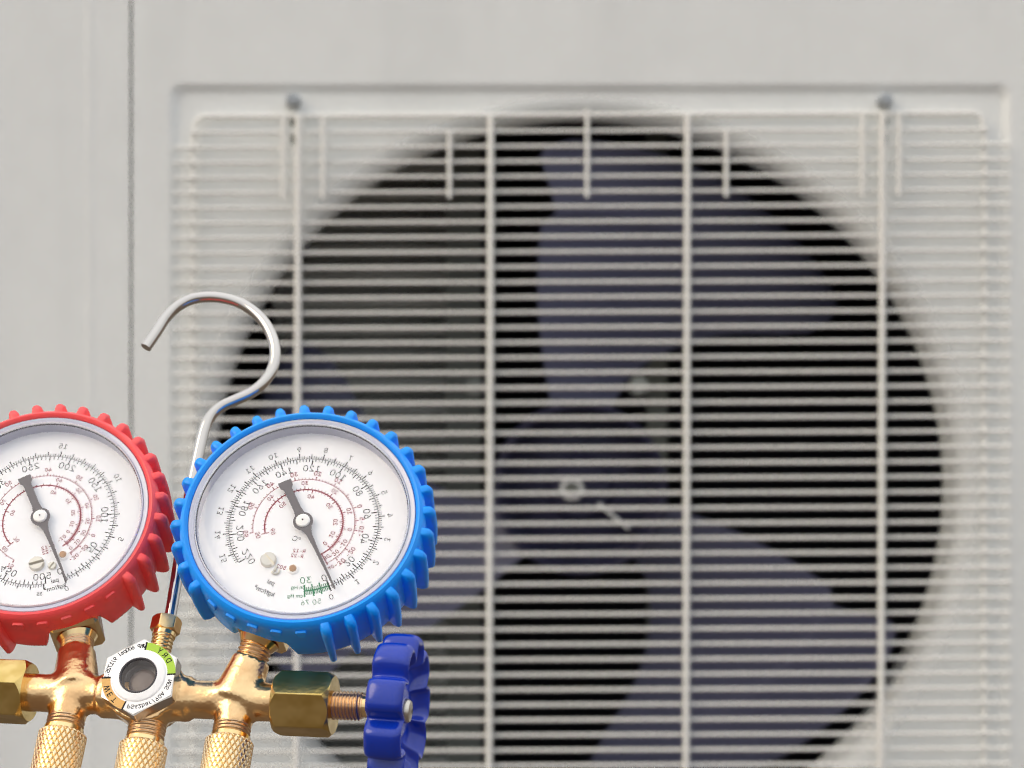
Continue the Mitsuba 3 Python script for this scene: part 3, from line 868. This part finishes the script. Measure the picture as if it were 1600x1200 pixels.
SG = f'{G}__sight_glass'
add(f'{SG}__hex_body', moved(sub(hexm, wellcut), MH), 'nickel', 20)
face = Polygon([(0.0119 * math.cos(a), 0.0119 * math.sin(a)) for a in np.arange(6) * math.pi / 3 + math.pi / 2 + 0.05]).buffer(-0.0003).buffer(0.0003, quad_segs=4).difference(Point(0, 0).buffer(0.0056, quad_segs=24))
fm = trimesh.creation.extrude_polygon(face, 0.00008, engine='earcut')
fm.apply_translation([0, 0, HT])
add(f'{SG}__face_label', moved(fm, MH), 'label_white', False)
rimp = revolve([(0.0055, 0.0), (0.0055, 0.0007), (0.0057, 0.0009), (0.0076, 0.0006), (0.0079, 0.0004), (0.0080, 0.0)][::-1], 96)
rimp.apply_translation([0, 0, HT + 0.00004])
add(f'{SG}__rim', moved(rimp, MH), 'label_white', 30)
liner = revolve([(0.0, 0.0025), (0.0050, 0.0025), (0.0054, 0.0029), (0.00545, HT + 0.0007)], 64)
add(f'{SG}__well', moved(liner, MH), 'eye_wall', 30)
eye = revolve([(0.0044, 0.00255), (0.0042, 0.0032), (0.0030, 0.0036), (0.0, 0.0037)], 48)
eye.apply_translation([0.0005, -0.0006, 0])
add(f'{SG}__indicator', moved(eye, MH), 'glass_eye', True)
dark = revolve([(0.0051, 0.0), (0.0051, 0.0009), (0.00535, 0.0011), (0.0056, 0.0010), (0.0056, 0.0)][::-1], 96)
dark.apply_translation([0, 0, HT])
add(f'{SG}__window_ring', moved(dark, MH), 'gasket', 30)
add(f'{SG}__window', moved(revolve([(0.0054, HT + 0.0006), (0.0, HT + 0.0008)], 64), MH), 'crystal', True)


def sector(t0, t1, r0, r1, z):
    a = np.radians(np.linspace(t0, t1, 24))
    p = Polygon([(r1 * math.cos(t), r1 * math.sin(t)) for t in a] + [(r0 * math.cos(t), r0 * math.sin(t)) for t in a[::-1]])
    m = trimesh.creation.extrude_polygon(p, 0.00003, engine='earcut')
    m.apply_translation([0, 0, HT + z])
    return m


add(f'{SG}__dry_band', moved(sector(7, 87, 0.0085, 0.0109, 0.00009), MH), 'label_green', False)
add(f'{SG}__wet_band', moved(sector(186, 253, 0.0084, 0.0110, 0.00009), MH), 'label_orange', False)
tx = [arc_text('DRY', 0.0016, 47, 0.0097, 13, True), arc_text('WET', 0.0016, 219, 0.0097, 13, True),
      arc_text('MWP 600psi 9/1725.1', 0.00125, 137, 0.0097, 5.2, True), arc_text('PS42bar/90A SGN', 0.00125, 308, 0.0096, 6.4, True)]
for m in tx:
    m.apply_translation([0, 0, HT + 0.00014])
lines = [quads([6.4, 88.0], 0.0084, 0.0110, 0.0003), quads([185.2, 254], 0.0083, 0.0111, 0.0003)]
for m in lines:
    m.apply_translation([0, 0, HT + 0.00013])
add(f'{SG}__lettering', moved(cat(*tx, *lines), MH), 'ink_black', False)

# --- hanging hook with its nut and spigot
HO = -0.0235
hk = [(262, 985), (268, 950), (274, 915), (281, 870), (289, 815), (299, 760), (310, 708), (317, 678), (324, 659), (334, 645), (348, 634), (368, 625), (390, 615), (410, 600), (424, 580), (430, 556), (427, 532), (416, 508), (399, 489),
      (376, 474), (350, 466), (323, 464), (298, 468), (276, 480), (258, 498), (245, 518), (228, 543)]
hp = smooth_path([on_plane(x, y, CB, off=HO) for x, y in hk], 8)
add(f'{G}__hook', tube(hp, 0.00185, 24), 'chrome', 40)
hb = on_plane(255, 1000, CB, off=HO)
hd = unit(on_plane(272, 925, CB, off=HO) - hb)
hn0 = on_plane(257, 988, CB, off=HO)
add(f'{G}__hook__nut', along(hn0, hd, cat(hex_prism(0.0047, 0.0046, 0.0004, phase=0.35), revolve([(0, -0.0014), (0.0036, -0.0014), (0.0036, 0.0002), (0, 0.0002)], 32)), NB), 'brass_turned', 25)
sp = cat(thread(0.0034, 0.010, 0.0012, 0.00035), revolve([(0, 0), (0.0031, 0), (0.0031, 0.0105), (0, 0.0105)], 32))
sp0 = hn0 - hd * 0.0112
add(f'{G}__hook__spigot', along(sp0, hd, sp, NB), 'brass_turned', 40)
lug = tube(np.linspace(sp0 + hd * 0.001, QC - NB * 0.006 - UB * 0.002, 6), np.linspace(0.0037, 0.0062, 6), 28)
add(f'{G}__hook__lug', lug, 'brass_cast', 40)

# --- hose couplings: knurled brass barrels on the lower ports


def knurl(r0, l, n=520, m=190):
    th = np.arange(n) / n * 2 * np.pi
    z = np.linspace(0, l, m)
    k = 27
    slope = k * z[None, :] / (r0 * 1.75)
    h1 = np.abs(((th[:, None] * k + slope) / (2 * np.pi)) % 1.0 - 0.5) * 2
    h2 = np.abs(((th[:, None] * k - slope) / (2 * np.pi)) % 1.0 - 0.5) * 2
    h = np.minimum(h1, h2)
    e = np.clip(np.minimum(z, l - z) / 0.0006, 0, 1)[None]
    rr = r0 - 0.0007 * (1 - e) - 0.00060 * np.clip(1 - 2.9 * h, 0, 1) * e
    v = np.stack([rr * np.cos(th)[:, None], rr * np.sin(th)[:, None], np.broadcast_to(z, rr.shape)], -1).reshape(-1, 3)
    return tm(v, grid_faces(n, m, close_n=True))


for nm, kl in (('r', 0.0142), ('c', 0.022), ('b', 0.022)):
    Q = ports[nm]
    key = f'{G}__hose_coupling' + {'r': '', 'c': '_001', 'b': '_002'}[nm]
    d0 = 0.0085
    add(f'{key}__port_thread', along(Q + downv * (d0 - 0.0008), downv, cat(thread(0.0056, 0.0040, 0.0011, 0.0004), revolve([(0, 0), (0.005, 0), (0.005, 0.004), (0, 0.004)], 32)), NB), 'copper_thread', 40)
    z0 = d0 + (0.0022 if nm != 'c' else 0.0048)
    if nm == 'c':
        add(f'{key}__port_thread', along(Q + downv * (d0 + 0.0028), downv, cat(thread(0.0056, 0.0030, 0.0011, 0.0004), revolve([(0, 0), (0.005, 0), (0.005, 0.003), (0, 0.003)], 32)), NB), 'copper_thread', 40)
    add(f'{key}__collar', along(Q + downv * z0, downv, revolve([(0.0042, 0), (0.0054, 0), (0.0058, 0.0004), (0.0060, 0.0020), (0.0062, 0.0024), (0, 0.003)], 56), NB), 'brass_turned', 35)
    add(f'{key}__knurled_barrel', along(Q + downv * (z0 + 0.0018), downv, knurl(0.0071, kl), NB), 'brass_knurl', True)
    ze = z0 + 0.0018 + kl
    add(f'{key}__neck', along(Q + downv * (ze - 0.0006), downv, revolve([(0, 0.0), (0.0064, 0), (0.0062, 0.0008), (0.0054, 0.0013), (0.0052, 0.004), (0.0060, 0.0048), (0.0060, 0.020), (0.0056, 0.0205), (0, 0.0205)], 48), NB), 'brass_turned', 35)
